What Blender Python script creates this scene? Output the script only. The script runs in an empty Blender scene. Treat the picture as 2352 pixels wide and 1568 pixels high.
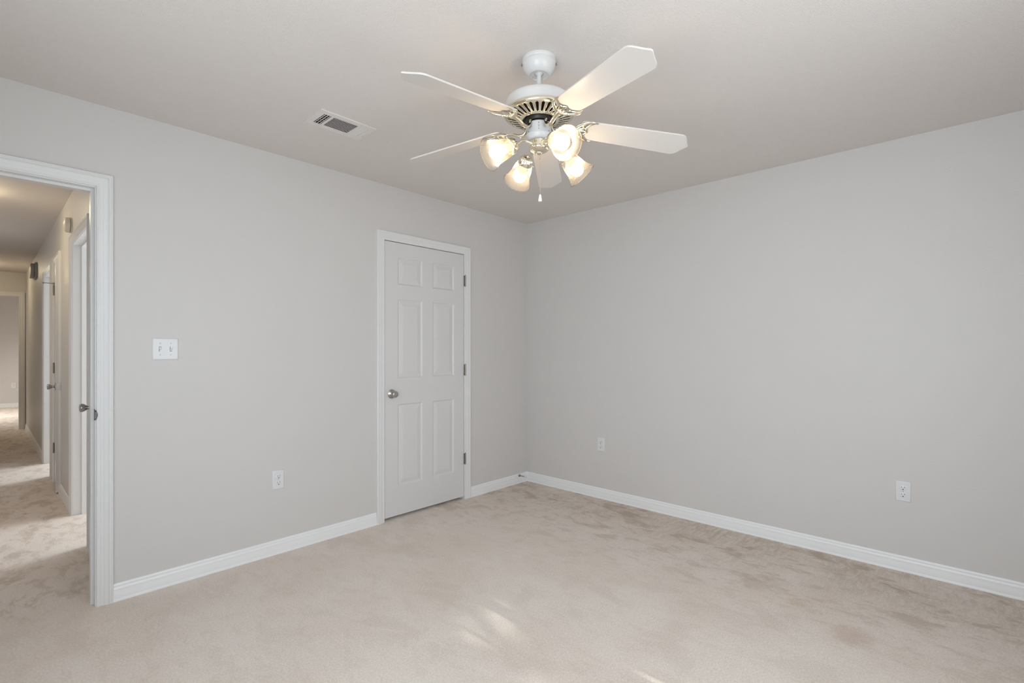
import bpy, bmesh, math, random
from mathutils import Vector, Matrix

# ------------------------------------------------------------------ camera, world, sun, daylight, exposure
S = bpy.context.scene
COL = S.collection
YAW = 0.751925626
CAMX, CAMY, CAMZ = -3.54141801, -3.11608156, 1.24877451
cam = bpy.data.cameras.new('camera')
cam.sensor_width = 36.0
cam.lens = 36.0 * 1136.52327 / 2352.0
cam.shift_y = (801.929 - 784.0) / 2352.0
cam.clip_start = 0.05
camo = bpy.data.objects.new('camera', cam)
COL.objects.link(camo)
camo.location = (CAMX, CAMY, CAMZ)
camo.rotation_euler = (math.pi / 2, 0, YAW - math.pi / 2)
S.camera = camo

S.view_settings.view_transform = 'Standard'
S.view_settings.look = 'None'
S.view_settings.gamma = 1.0
S.view_settings.use_curve_mapping = False
S.view_settings.exposure = 0.17
S.cycles.use_denoising = True
S.cycles.max_bounces = 10
S.cycles.diffuse_bounces = 7
S.cycles.transparent_max_bounces = 12
S.cycles.caustics_reflective = False
S.cycles.caustics_refractive = False
S.cycles.sample_clamp_indirect = 4.0

W = bpy.data.worlds.new('sky')
S.world = W
W.use_nodes = True
bg = W.node_tree.nodes['Background']
bg.inputs[0].default_value = (0.72, 0.85, 1.0, 1)
bg.inputs[1].default_value = 0.6

SUN_EL = math.radians(40)
SUN_DIR = Vector((0.018 * math.cos(SUN_EL), math.cos(SUN_EL), -math.sin(SUN_EL))).normalized()
sl = bpy.data.lights.new('sun', 'SUN')
sl.energy = 2.0
sl.color = (1.0, 0.95, 0.86)
sl.angle = math.radians(0.36)
so = bpy.data.objects.new('sun', sl)
COL.objects.link(so)
so.location = (-2.0, -9, 8)
so.rotation_euler = SUN_DIR.to_track_quat('-Z', 'Y').to_euler()

def daylight(name, loc, direction, w, h, power, color=(0.84, 0.925, 1.0), spread=math.pi):
    """daylight coming in through a window: area light lying in the window opening"""
    l = bpy.data.lights.new(name, 'AREA')
    l.shape = 'RECTANGLE'
    l.size, l.size_y = w, h
    l.energy = power
    l.color = color
    l.spread = spread
    o = bpy.data.objects.new(name, l)
    COL.objects.link(o)
    o.location = loc
    o.rotation_euler = Vector(direction).to_track_quat('-Z', 'Y').to_euler()
    return o

# bedroom windows (south wall and west wall, both behind / beside the camera)
SW = (-2.72, -1.79, 0.62, 2.03)      # south window x0,x1,z0,z1 in wall y=-3.66
WW = (-3.45, -2.15, 0.62, 2.03)      # west windows y0,y1,z0,z1 in wall x=-4.05
WV = (-1.95, -0.95, 0.62, 2.03)
daylight('daylight_south', ((SW[0] + SW[1]) / 2, -3.655, 1.33), (0, 1, 0.12), 0.86, 1.34, 19.0)
daylight('daylight_west', (-4.045, (WW[0] + WW[1]) / 2, 1.33), (1, 0, 0.12), 1.2, 1.34, 30)
daylight('daylight_west_second', (-4.045, (WV[0] + WV[1]) / 2, 1.33), (1, 0, -0.15), 0.9, 1.34, 6.5, (0.76, 0.89, 1.0))
daylight('daylight_side_room', (-0.93, 1.7, 1.4), (-1, 0, -0.1), 1.0, 1.2, 48)
daylight('daylight_bath', (-0.93, 4.4, 1.4), (-1, 0, -0.1), 1.0, 1.2, 54)
daylight('daylight_end_room', (-4.95, 10.2, 1.4), (1.7, -0.1, -1.1), 1.4, 1.0, 42, (1.0, 0.97, 0.91), math.radians(115))

# ------------------------------------------------------------------ helpers
def M_new(name):
    m = bpy.data.materials.new(name)
    m.use_nodes = True
    nt = m.node_tree
    return m, nt, nt.nodes['Principled BSDF']

def mat_simple(name, col, rough=0.5, metal=0.0, spec=0.5, coat=0.0):
    m, nt, p = M_new(name)
    p.inputs['Base Color'].default_value = (*col, 1)
    p.inputs['Roughness'].default_value = rough
    p.inputs['Metallic'].default_value = metal
    p.inputs['Specular IOR Level'].default_value = spec
    if coat:
        p.inputs['Coat Weight'].default_value = coat
        p.inputs['Coat Roughness'].default_value = 0.15
    return m

def mat_bumpy(name, col, rough, scale, dist, strength=1.0, detail=3, spec=0.4, var=0.03, contrast=None):
    m, nt, p = M_new(name)
    g = nt.nodes.new('ShaderNodeNewGeometry')
    n = nt.nodes.new('ShaderNodeTexNoise')
    n.inputs['Scale'].default_value = scale
    n.inputs['Detail'].default_value = detail
    n.inputs['Roughness'].default_value = 0.55
    nt.links.new(g.outputs['Position'], n.inputs['Vector'])
    h = n.outputs['Fac']
    if contrast:
        r = nt.nodes.new('ShaderNodeMapRange')
        r.interpolation_type = 'SMOOTHSTEP'
        r.inputs[1].default_value, r.inputs[2].default_value = contrast
        nt.links.new(h, r.inputs[0])
        h = r.outputs[0]
    b = nt.nodes.new('ShaderNodeBump')
    b.inputs['Strength'].default_value = strength
    b.inputs['Distance'].default_value = dist
    nt.links.new(h, b.inputs['Height'])
    nt.links.new(b.outputs[0], p.inputs['Normal'])
    # very slight large scale tone variation of the paint
    n2 = nt.nodes.new('ShaderNodeTexNoise')
    n2.inputs['Scale'].default_value = 2.2
    n2.inputs['Detail'].default_value = 2
    nt.links.new(g.outputs['Position'], n2.inputs['Vector'])
    mx = nt.nodes.new('ShaderNodeMix')
    mx.data_type = 'RGBA'
    mx.inputs[6].default_value = (*[c * (1 - var) for c in col], 1)
    mx.inputs[7].default_value = (*[c * (1 + var) for c in col], 1)
    nt.links.new(n2.outputs['Fac'], mx.inputs[0])
    nt.links.new(mx.outputs[2], p.inputs['Base Color'])
    p.inputs['Roughness'].default_value = rough
    p.inputs['Specular IOR Level'].default_value = spec
    return m

MAT = {}
MAT['wall'] = mat_bumpy('grey_wall_paint', (0.652, 0.633, 0.619), 0.45, 120, 0.0012, 0.5, 3, 0.35, 0.01)
MAT['ceiling'] = mat_bumpy('textured_ceiling', (0.755, 0.705, 0.672), 0.6, 250, 0.0018, 0.6, 2.5, 0.3, 0.01, (0.32, 0.70))
MAT['trim'] = mat_simple('white_trim_paint', (0.77, 0.77, 0.765), 0.35, 0, 0.5)
MAT['door'] = mat_bumpy('white_door_paint', (0.70, 0.69, 0.685), 0.38, 240, 0.0004, 0.3, 3, 0.5, 0.005)
MAT['fan_white'] = mat_simple('white_enamel', (0.71, 0.70, 0.685), 0.34, 0, 0.5, 0.15)
MAT['blade'] = mat_simple('white_blade_laminate', (0.645, 0.612, 0.58), 0.36, 0, 0.35)
MAT['brass'] = mat_simple('polished_brass', (0.86, 0.80, 0.66), 0.16, 1.0)
MAT['brass_dull'] = mat_simple('antique_brass_chain', (0.55, 0.42, 0.24), 0.35, 1.0)
MAT['nickel'] = mat_simple('satin_nickel', (0.47, 0.455, 0.44), 0.22, 1.0)
MAT['hinge'] = mat_simple('bronze_hinge', (0.33, 0.30, 0.26), 0.42, 1.0)
MAT['strike'] = mat_simple('dark_strike', (0.13, 0.13, 0.125), 0.35, 1.0)
MAT['plastic'] = mat_simple('white_plastic', (0.745, 0.745, 0.755), 0.3, 0, 0.5)
MAT['vent'] = mat_simple('painted_register', (0.74, 0.70, 0.67), 0.4, 0, 0.4)
MAT['baseboard'] = mat_simple('white_baseboard_paint', (0.86, 0.865, 0.87), 0.35, 0, 0.5)
MAT['ivory'] = mat_simple('ivory_plastic', (0.76, 0.71, 0.60), 0.4, 0, 0.5)
MAT['grey_plastic'] = mat_simple('grey_plastic', (0.36, 0.34, 0.31), 0.45, 0, 0.5)
MAT['dark'] = mat_simple('duct_shade_black', (0.02, 0.018, 0.016), 0.8, 0, 0.1)
MAT['slot'] = mat_simple('slot_shadow', (0.10, 0.09, 0.085), 0.7, 0, 0.1)
MAT['screw'] = mat_simple('painted_screw', (0.55, 0.55, 0.55), 0.4, 0.2, 0.4)
MAT['motor_dark'] = mat_simple('black_motor', (0.03, 0.026, 0.024), 0.4, 0.2, 0.4)
MAT['rubber'] = mat_simple('white_rubber', (0.75, 0.70, 0.64), 0.6)
MAT['leaf'] = mat_simple('green_leaf', (0.10, 0.20, 0.06), 0.6)
MAT['bark'] = mat_simple('bark', (0.16, 0.11, 0.08), 0.9)

def make_glass():
    m = bpy.data.materials.new('ribbed_lamp_glass')
    m.use_nodes = True
    nt = m.node_tree
    nt.nodes.clear()
    out = nt.nodes.new('ShaderNodeOutputMaterial')
    tr = nt.nodes.new('ShaderNodeBsdfTransparent'); tr.inputs[0].default_value = (1.0, 0.94, 0.84, 1)
    tl = nt.nodes.new('ShaderNodeBsdfTranslucent'); tl.inputs[0].default_value = (0.70, 0.63, 0.52, 1)
    df = nt.nodes.new('ShaderNodeBsdfDiffuse'); df.inputs[0].default_value = (0.74, 0.68, 0.60, 1)
    gl = nt.nodes.new('ShaderNodeBsdfGlossy'); gl.inputs[1].default_value = 0.12
    m1 = nt.nodes.new('ShaderNodeMixShader'); m1.inputs[0].default_value = 0.175
    m2 = nt.nodes.new('ShaderNodeMixShader'); m2.inputs[0].default_value = 0.4
    m3 = nt.nodes.new('ShaderNodeMixShader')
    fr = nt.nodes.new('ShaderNodeFresnel'); fr.inputs[0].default_value = 1.28
    nt.links.new(tl.outputs[0], m2.inputs[1]); nt.links.new(df.outputs[0], m2.inputs[2])
    nt.links.new(tr.outputs[0], m1.inputs[1]); nt.links.new(m2.outputs[0], m1.inputs[2])
    nt.links.new(fr.outputs[0], m3.inputs[0])
    nt.links.new(m1.outputs[0], m3.inputs[1]); nt.links.new(gl.outputs[0], m3.inputs[2])
    nt.links.new(m3.outputs[0], out.inputs[0])
    return m
MAT['glass'] = make_glass()

def make_pane():
    m = bpy.data.materials.new('window_glass')
    m.use_nodes = True
    nt = m.node_tree
    nt.nodes.clear()
    out = nt.nodes.new('ShaderNodeOutputMaterial')
    tr = nt.nodes.new('ShaderNodeBsdfTransparent'); tr.inputs[0].default_value = (0.97, 0.99, 0.98, 1)
    gl = nt.nodes.new('ShaderNodeBsdfGlossy'); gl.inputs[1].default_value = 0.02
    m1 = nt.nodes.new('ShaderNodeMixShader'); m1.inputs[0].default_value = 0.06
    nt.links.new(tr.outputs[0], m1.inputs[1]); nt.links.new(gl.outputs[0], m1.inputs[2])
    nt.links.new(m1.outputs[0], out.inputs[0])
    return m
MAT['pane'] = make_pane()

def mat_emit(name, col, strength):
    m = bpy.data.materials.new(name)
    m.use_nodes = True
    nt = m.node_tree
    nt.nodes.clear()
    out = nt.nodes.new('ShaderNodeOutputMaterial')
    e = nt.nodes.new('ShaderNodeEmission')
    e.inputs[0].default_value = (*col, 1)
    e.inputs[1].default_value = strength
    nt.links.new(e.outputs[0], out.inputs[0])
    return m
MAT['bulb'] = mat_emit('lit_bulb', (1.0, 0.80, 0.56), 23.0)
MAT['bulb_neck'] = mat_emit('glowing_bulb_neck', (1.0, 0.84, 0.64), 1.1)
MAT['hall_dome'] = mat_emit('lit_dome', (1.0, 0.83, 0.55), 26.0)

def make_carpet():
    m, nt, p = M_new('beige_carpet')
    N, L = nt.nodes, nt.links
    g = N.new('ShaderNodeNewGeometry')
    pos = g.outputs['Position']
    def noise(scale, detail=3, rough=0.55, dist=0.0, vec=None):
        n = N.new('ShaderNodeTexNoise')
        n.inputs['Scale'].default_value = scale
        n.inputs['Detail'].default_value = detail
        n.inputs['Roughness'].default_value = rough
        n.inputs['Distortion'].default_value = dist
        L.new(vec if vec else pos, n.inputs['Vector'])
        return n.outputs['Fac']
    def mp(loc=(0, 0, 0), rot=0, scale=(1, 1, 1)):
        a = N.new('ShaderNodeMapping')
        a.inputs['Location'].default_value = loc
        a.inputs['Rotation'].default_value = (0, 0, rot)
        a.inputs['Scale'].default_value = scale
        L.new(pos, a.inputs['Vector'])
        return a.outputs[0]
    def rng(v, a, b, c=0.0, d=1.0):
        r = N.new('ShaderNodeMapRange')
        r.interpolation_type = 'SMOOTHSTEP'
        r.inputs[1].default_value, r.inputs[2].default_value = a, b
        r.inputs[3].default_value, r.inputs[4].default_value = c, d
        L.new(v, r.inputs[0])
        return r.outputs[0]
    def math_(op, a, b):
        k = N.new('ShaderNodeMath'); k.operation = op
        for i, v in enumerate((a, b)):
            if isinstance(v, (int, float)): k.inputs[i].default_value = v
            else: L.new(v, k.inputs[i])
        return k.outputs[0]
    def mix(f, a, b):
        k = N.new('ShaderNodeMix'); k.data_type = 'RGBA'
        if isinstance(f, (int, float)): k.inputs[0].default_value = f
        else: L.new(f, k.inputs[0])
        for i, v in ((6, a), (7, b)):
            if isinstance(v, tuple): k.inputs[i].default_value = (*v, 1)
            else: L.new(v, k.inputs[i])
        return k.outputs[2]
    sep = N.new('ShaderNodeSeparateXYZ'); L.new(pos, sep.inputs[0])
    X, Y = sep.outputs[0], sep.outputs[1]
    base = (0.825, 0.72, 0.637)
    dark = (0.53, 0.425, 0.33)
    light = (0.865, 0.78, 0.705)
    c = mix(rng(noise(1.7, 3), 0.35, 0.65), base, light)
    # trodden / soiled patches, streaky along the wall, heaviest along the east wall and the far corner
    patch = rng(noise(3.4, 7, 0.68, 0.35, mp(rot=math.radians(-38), scale=(1.6, 1.0, 1))), 0.50, 0.63)
    patch2 = rng(noise(8.5, 6, 0.66, 0.3, mp((3, 1, 0), math.radians(-38), (1.8, 0.8, 1))), 0.50, 0.64)
    east = rng(X, -1.25, -0.12)
    north = math_('MULTIPLY', rng(Y, -0.9, -0.1), rng(X, -1.9, -0.7))
    hall = rng(Y, 0.0, 0.25)
    zone = math_('MAXIMUM', math_('MAXIMUM', east, math_('MULTIPLY', north, 0.55)), math_('MULTIPLY', hall, 0.6))
    zone = math_('ADD', math_('MULTIPLY', zone, 0.8), 0.18)
    pm = math_('MULTIPLY', math_('MAXIMUM', patch, math_('MULTIPLY', patch2, 0.75)), zone)
    # compacted dirty band right along the east baseboard
    brush = noise(26, 4, 0.7, 0.2, mp(scale=(0.35, 1.6, 1)))
    band = math_('MULTIPLY', math_('MULTIPLY', rng(X, -0.95, -0.05), rng(noise(3.2, 5, 0.65), 0.30, 0.66)), rng(brush, 0.38, 0.58, 0.25, 1.0))
    pm = math_('MAXIMUM', pm, math_('MULTIPLY', band, 0.8))
    c = mix(math_('MULTIPLY', pm, 0.92), c, dark)
    # single stains
    def stain(x, y, r, col, amt, seed):
        global_d = N.new('ShaderNodeVectorMath'); global_d.operation = 'DISTANCE'
        L.new(pos, global_d.inputs[0]); global_d.inputs[1].default_value = (x, y, 0)
        wob = math_('MULTIPLY', math_('SUBTRACT', noise(9, 4, 0.65, 0, mp((seed, 0, 0))), 0.5), r * 1.6)
        f = rng(math_('ADD', global_d.outputs['Value'], wob), r, r * 0.25)
        return math_('MULTIPLY', f, amt), col
    for args in STAINS:
        f, col = stain(*args)
        c = mix(f, c, col)
    # pile grain
    fine = noise(420, 2, 0.7)
    mid = noise(120, 2, 0.6)
    grain = math_('ADD', math_('MULTIPLY', rng(fine, 0.25, 0.75), 0.6), math_('MULTIPLY', rng(mid, 0.3, 0.7), 0.4))
    hsv = N.new('ShaderNodeHueSaturation')
    L.new(c, hsv.inputs['Color'])
    L.new(rng(grain, 0.0, 1.0, 0.86, 1.12), hsv.inputs['Value'])
    L.new(hsv.outputs[0], p.inputs['Base Color'])
    b = N.new('ShaderNodeBump')
    b.inputs['Strength'].default_value = 0.55
    b.inputs['Distance'].default_value = 0.006
    L.new(grain, b.inputs['Height'])
    L.new(b.outputs[0], p.inputs['Normal'])
    p.inputs['Roughness'].default_value = 0.95
    p.inputs['Specular IOR Level'].default_value = 0.1
    p.inputs['Sheen Weight'].default_value = 0.15
    p.inputs['Sheen Roughness'].default_value = 0.5
    return m
STAINS = [(-0.945, -2.72, 0.12, (0.58, 0.42, 0.33), 0.5, 2.0),
          (-0.80, -2.47, 0.05, (0.66, 0.55, 0.36), 0.5, 5.0),
          (-0.72, -2.25, 0.11, (0.56, 0.45, 0.36), 0.4, 8.0)]
MAT['carpet'] = make_carpet()

class MB:
    """mesh builder in world coordinates"""
    def __init__(s): s.bm = bmesh.new()
    def box(s, x0, x1, y0, y1, z0, z1, bevel=0.0):
        b = s.bm
        v = [b.verts.new(p) for p in ((x0, y0, z0), (x1, y0, z0), (x1, y1, z0), (x0, y1, z0), (x0, y0, z1), (x1, y0, z1), (x1, y1, z1), (x0, y1, z1))]
        f = [b.faces.new([v[i] for i in q]) for q in ((3, 2, 1, 0), (4, 5, 6, 7), (0, 1, 5, 4), (1, 2, 6, 5), (2, 3, 7, 6), (3, 0, 4, 7))]
        if bevel:
            es = list({e for q in f for e in q.edges})
            bmesh.ops.bevel(b, geom=es, offset=bevel, segments=2, affect='EDGES', profile=0.5)
        return s
    def ring_stack(s, rings, closed=True, cap0=False, cap1=False, smooth=True):
        b = s.bm
        R = [[b.verts.new(p) for p in r] for r in rings]
        n = len(R[0])
        for i in range(len(R) - 1):
            for j in range(n if closed else n - 1):
                k = (j + 1) % n
                f = b.faces.new((R[i][j], R[i][k], R[i + 1][k], R[i + 1][j]))
                f.smooth = smooth
        if cap0: b.faces.new(R[0][::-1])
        if cap1: b.faces.new(R[-1])
        return s
    def lathe(s, prof, org, axis=(0, 0, 1), seg=48, mod=None, cap0=True, cap1=True, smooth=True):
        """prof: list of (r, s) along axis from org"""
        ax = Vector(axis).normalized()
        t = Vector((1, 0, 0)) if abs(ax.x) < 0.8 else Vector((0, 1, 0))
        a = ax.cross(t).normalized(); c = ax.cross(a)
        o = Vector(org)
        rings = []
        for r, d in prof:
            r = max(r, 1e-5)
            ring = []
            for j in range(seg):
                th = 2 * math.pi * j / seg
                rr = r + (mod(th, r, d) if mod else 0)
                ring.append(o + ax * d + (a * math.cos(th) + c * math.sin(th)) * rr)
            rings.append(ring)
        return s.ring_stack(rings, True, cap0, cap1, smooth)
    def tube(s, pts, rad, seg=10, flat=1.0, up=None, caps=True):
        pts = [Vector(p) for p in pts]
        n = len(pts)
        if not hasattr(rad, '__len__'): rad = [rad] * n
        rings = []
        ref = Vector(up) if up else None
        for i, p in enumerate(pts):
            d = (pts[min(i + 1, n - 1)] - pts[max(i - 1, 0)]).normalized()
            u = ref if ref else Vector((0, 0, 1))
            if abs(d.dot(u)) > 0.98: u = Vector((1, 0, 0))
            a = d.cross(u).normalized(); c = a.cross(d).normalized()
            rings.append([p + (a * math.cos(2 * math.pi * j / seg) + c * math.sin(2 * math.pi * j / seg) * flat) * rad[i] for j in range(seg)])
        return s.ring_stack(rings, True, caps, caps)
    def sphere(s, c, r, seg=8, rings=6, sc=(1, 1, 1)):
        m = Matrix.Translation(c) @ Matrix.Diagonal((r * sc[0], r * sc[1], r * sc[2], 1))
        bmesh.ops.create_uvsphere(s.bm, u_segments=seg, v_segments=rings, radius=1.0, matrix=m)
        return s
    def prism(s, outline, frame, w0, w1):
        """outline [(u,v)] in frame (origin, X, Y, Z) extruded from w0 to w1"""
        o, X, Y, Z = frame
        a = [s.bm.verts.new(o + X * u + Y * v + Z * w0) for u, v in outline]
        b = [s.bm.verts.new(o + X * u + Y * v + Z * w1) for u, v in outline]
        n = len(a)
        s.bm.faces.new(a[::-1]); s.bm.faces.new(b)
        for i in range(n):
            k = (i + 1) % n
            s.bm.faces.new((a[i], a[k], b[k], b[i]))
        return s
    def build(s, name, mat, parent=None, smooth_all=False, bevel=0.0, solid=0.0, solid_off=0.0, autosmooth=True):
        bmesh.ops.recalc_face_normals(s.bm, faces=s.bm.faces)
        if parent is not None:
            org = world_loc(parent)
        else:
            xs = [v.co for v in s.bm.verts]
            lo = Vector((min(v.x for v in xs), min(v.y for v in xs), min(v.z for v in xs)))
            hi = Vector((max(v.x for v in xs), max(v.y for v in xs), max(v.z for v in xs)))
            org = Vector(((lo.x + hi.x) / 2, (lo.y + hi.y) / 2, lo.z))
        for v in s.bm.verts: v.co -= org
        if smooth_all:
            for f in s.bm.faces: f.smooth = True
        me = bpy.data.meshes.new(name)
        s.bm.to_mesh(me); s.bm.free()
        me.materials.append(mat)
        if autosmooth:
            try: me.set_sharp_from_angle(angle=math.radians(40))
            except Exception: pass
        o = bpy.data.objects.new(name, me)
        COL.objects.link(o)
        if parent is not None: o.parent = parent
        else: o.location = org
        if solid:
            md = o.modifiers.new('thickness', 'SOLIDIFY'); md.thickness = solid; md.offset = solid_off
        if bevel:
            md = o.modifiers.new('bevel', 'BEVEL'); md.width = bevel; md.segments = 2; md.limit_method = 'ANGLE'; md.angle_limit = math.radians(50)
        return o

def world_loc(o):
    v = Vector((0, 0, 0))
    while o is not None:
        v += o.location; o = o.parent
    return v
def tag(o, label, cat=None, group=None, kind=None):
    o['label'] = label
    if cat: o['category'] = cat
    if group: o['group'] = group
    if kind: o['kind'] = kind
    return o
def thing(name, loc, label, cat, group=None, kind=None):
    o = bpy.data.objects.new(name, None)
    o.empty_display_size = 0.05
    COL.objects.link(o)
    o.location = loc
    return tag(o, label, cat, group, kind)
def struct(o, label, cat): return tag(o, label, cat, None, 'structure')

# ------------------------------------------------------------------ room shell
H = 2.44
TH = 0.115
RX0, RX1, RY0, RY1 = -4.05, 0.0, -3.66, 0.0

struct(MB().box(-5.3, 0.3, -3.9, 12.4, -0.12, 0.0).build('floor', MAT['carpet']),
       'beige cut pile carpet running through the bedroom and down the hall', 'floor')
struct(MB().box(-5.3, 0.3, -3.9, 12.4, H, H + 0.12).build('ceiling', MAT['ceiling']),
       'white textured ceiling over the bedroom and hall', 'ceiling')

def wall_x(name, x0, x1, y0, y1, holes, label):
    """wall running along x; holes: (xa, xb, za, zb)"""
    m = MB(); cur = x0
    for xa, xb, za, zb in sorted(holes):
        m.box(cur, xa, y0, y1, 0, H)
        if za > 0: m.box(xa, xb, y0, y1, 0, za)
        m.box(xa, xb, y0, y1, zb, H)
        cur = xb
    m.box(cur, x1, y0, y1, 0, H)
    return struct(m.build(name, MAT['wall']), label, 'wall')
def wall_y(name, x0, x1, y0, y1, holes, label):
    m = MB(); cur = y0
    for ya, yb, za, zb in sorted(holes):
        m.box(x0, x1, cur, ya, 0, H)
        if za > 0: m.box(x0, x1, ya, yb, 0, za)
        m.box(x0, x1, ya, yb, zb, H)
        cur = yb
    m.box(x0, x1, cur, y1, 0, H)
    return struct(m.build(name, MAT['wall']), label, 'wall')

CL0, CL1 = -1.575, -0.777          # closet rough opening
BD0, BD1 = -3.955, -3.150          # bedroom door rough opening
HX = -3.08                         # face of the hall's right wall
HA = (0.995, 1.855); HB = (2.70, 3.175); HC = (3.515, 4.32)
wall_x('wall_left', RX0 - TH, RX1 + TH, 0, TH, [(CL0, CL1, 0, 2.055), (BD0, BD1, 0, 2.058)], 'grey wall with the closed closet door and the open doorway to the hall')
wall_y('wall_right', 0, TH, RY0 - TH, 0, [], 'plain grey wall on the right with two outlets low down')
wall_x('wall_rear', RX0 - TH, 0, RY0 - TH, RY0, [(SW[0], SW[1], SW[2], SW[3])], 'grey wall behind the camera with a window')
wall_y('wall_near', RX0 - TH, RX0, RY0, 0, [WW, WV], 'grey wall beside the camera with two windows')
# hall and the rooms off it
wall_y('wall_hall_right', HX, HX + TH, TH, 7.75, [(HA[0], HA[1], 0, 2.058), (HB[0], HB[1], 0, 2.058), (HC[0], HC[1], 0, 2.058)], 'right wall of the hall seen through the open doorway, with doorways in it')
wall_y('wall_hall_left', RX0 - TH, RX0, TH, 7.75, [], 'left wall of the hall')
wall_x('wall_hall_end', -5.1, -1.0, 7.75, 7.75 + TH, [(-3.96, -3.142, 0, 2.095)], 'wall at the far end of the hall with a doorway')
wall_x('wall_closet_rear', HX + TH, RX1 + TH, 0.80, 0.86, [], 'rear wall of the closet')
wall_y('wall_side_room_far', -0.9, -0.9 + TH, 0.86, 5.7, [(1.2, 2.2, 0.8, 2.0), (3.9, 4.9, 0.8, 2.0)], 'outside wall of the rooms off the hall')
wall_x('wall_side_room_partition', HX + TH, -0.9, 2.58, 2.64, [], 'partition between the rooms off the hall')
wall_x('wall_linen_partition', HX + TH, -0.9, 3.476, 3.508, [], 'partition beside the linen cupboard')
wall_x('wall_bath_end', HX + TH, -0.9, 5.6, 5.7, [], 'end wall of the second room off the hall')
wall_x('wall_end_room_back', -5.1, -1.0, 12.1, 12.2, [], 'beige grey back wall of the bright room beyond the hall')
wall_y('wall_end_room_left', -5.1, -5.0, 7.75 + TH, 12.1, [(9.4, 11.0, 0.75, 2.05)], 'window wall of the room beyond the hall')
wall_y('wall_end_room_right', -1.1, -1.0, 7.75 + TH, 12.1, [], 'right wall of the room beyond the hall')

# ------------------------------------------------------------------ trim profiles
BASE_H = 0.0867
BPROF = [(0.0, 0.0), (0.0135, 0.0), (0.0135, 0.010), (0.0120, 0.0125), (0.0125, 0.016), (0.0130, 0.022), (0.0122, 0.044), (0.0100, 0.056),
         (0.0108, 0.0585), (0.0108, 0.062), (0.0080, 0.0655), (0.0072, 0.074), (0.0082, 0.076), (0.0075, 0.0800), (0.0045, 0.0855), (0.0, BASE_H)]
def base_run(m, axis, c, d, a0, a1, miter0=0.0, miter1=0.0):
    """axis 'x': runs along x at wall face y=c, projecting d*t"""
    rings = []
    for a, mt in ((a0, miter0), (a1, miter1)):
        ring = []
        for t, z in BPROF:
            if axis == 'x': ring.append((a + mt * t, c + d * t, z))
            else: ring.append((c + d * t, a + mt * t, z))
        rings.append(ring)
    m.ring_stack(rings, True, True, True, False)
CPROF = [(0.0, 0.0), (0.0, 0.0075), (0.0025, 0.0100), (0.0070, 0.0100), (0.0085, 0.0070), (0.0120, 0.0070), (0.0145, 0.0095), (0.0260, 0.0108), (0.0275, 0.0125), (0.0420, 0.0150),
         (0.0440, 0.0120), (0.0465, 0.0120), (0.0480, 0.0165), (0.0525, 0.0165), (0.0540, 0.0148), (0.0560, 0.0148), (0.0575, 0.0175), (0.0615, 0.0175), (0.0635, 0.0150), (0.0635, 0.0)]
SPROF = [(0.0, 0.0), (0.0, 0.0075), (0.0025, 0.0098), (0.0070, 0.0100), (0.0100, 0.0088), (0.0150, 0.0092), (0.0300, 0.0125), (0.0420, 0.0145), (0.0440, 0.0140),
         (0.0470, 0.0150), (0.0500, 0.0168), (0.0580, 0.0170), (0.0615, 0.0162), (0.0635, 0.0140), (0.0635, 0.0)]
def casing(m, axis, c, d, a0, a1, top, bottom=0.0, prof=None):
    """mitred door casing round an opening a0..a1, head at top; projecting d from face c; prof (outward, projection)"""
    path = lambda w, k: ((a0 - w, bottom), (a0 - w, top + w), (a1 + w, top + w), (a1 + w, bottom))[k]
    rings = []
    for k in range(4):
        ring = []
        for w, t in (prof or CPROF):
            a, z = path(w, k)
            ring.append((a, c + d * t, z) if axis == 'x' else (c + d * t, a, z))
        rings.append(ring)
    m.ring_stack(rings, True, True, True, False)
def jamb(m, axis, a0, a1, c0, c1, top, t=0.018, stop=None):
    """jamb boards: inside faces at a0,a1,top ; through depth c0..c1"""
    def bx(A0, A1, C0, C1, Z0, Z1):
        if axis == 'x': m.box(A0, A1, C0, C1, Z0, Z1)
        else: m.box(C0, C1, A0, A1, Z0, Z1)
    bx(a0 - t, a0, c0, c1, 0, top + t); bx(a1, a1 + t, c0, c1, 0, top + t); bx(a0, a1, c0, c1, top, top + t)
    if stop:
        s0, s1, sp = stop
        bx(a0, a0 + sp, s0, s1, 0, top); bx(a1 - sp, a1, s0, s1, 0, top); bx(a0 + sp, a1 - sp, s0, s1, top - sp, top)

# baseboards
m = MB()
base_run(m, 'x', 0, -1, -3.103 + 0.0005, -1.6275, 0, 0)
struct(m.build('baseboard_left', MAT['baseboard']), 'white moulded baseboard between the hall doorway and the closet door', 'baseboard')
m = MB()
base_run(m, 'x', 0, -1, -0.7315, 0, 0, -1)
struct(m.build('baseboard_corner', MAT['baseboard']), 'short white baseboard between the closet door and the room corner', 'baseboard')
m = MB()
base_run(m, 'y', 0, -1, RY0, 0, 0, -1)
struct(m.build('baseboard_right', MAT['baseboard']), 'long white moulded baseboard along the right wall', 'baseboard')
m = MB()
base_run(m, 'x', RY0, 1, RX0, -0.014, 0, 0)
struct(m.build('baseboard_rear', MAT['baseboard']), 'white baseboard on the wall behind the camera', 'baseboard')
m = MB()
base_run(m, 'y', RX0, 1, RY0 + 0.014, -0.0, 0, 0)
struct(m.build('baseboard_near', MAT['baseboard']), 'white baseboard on the wall beside the camera', 'baseboard')
for nm, a0, a1, lb in (('baseboard_hall_first', 1.902, 2.652, 'short hall baseboard between the first doorway and the narrow cupboard door'),
                       ('baseboard_hall_far', 4.368, 7.75, 'hall baseboard running to the far end of the hall')):
    m = MB(); base_run(m, 'y', HX, -1, a0, a1)
    struct(m.build(nm, MAT['baseboard']), lb, 'baseboard')
m = MB(); base_run(m, 'x', 7.75, -1, -3.0905, HX - 0.014)
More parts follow.
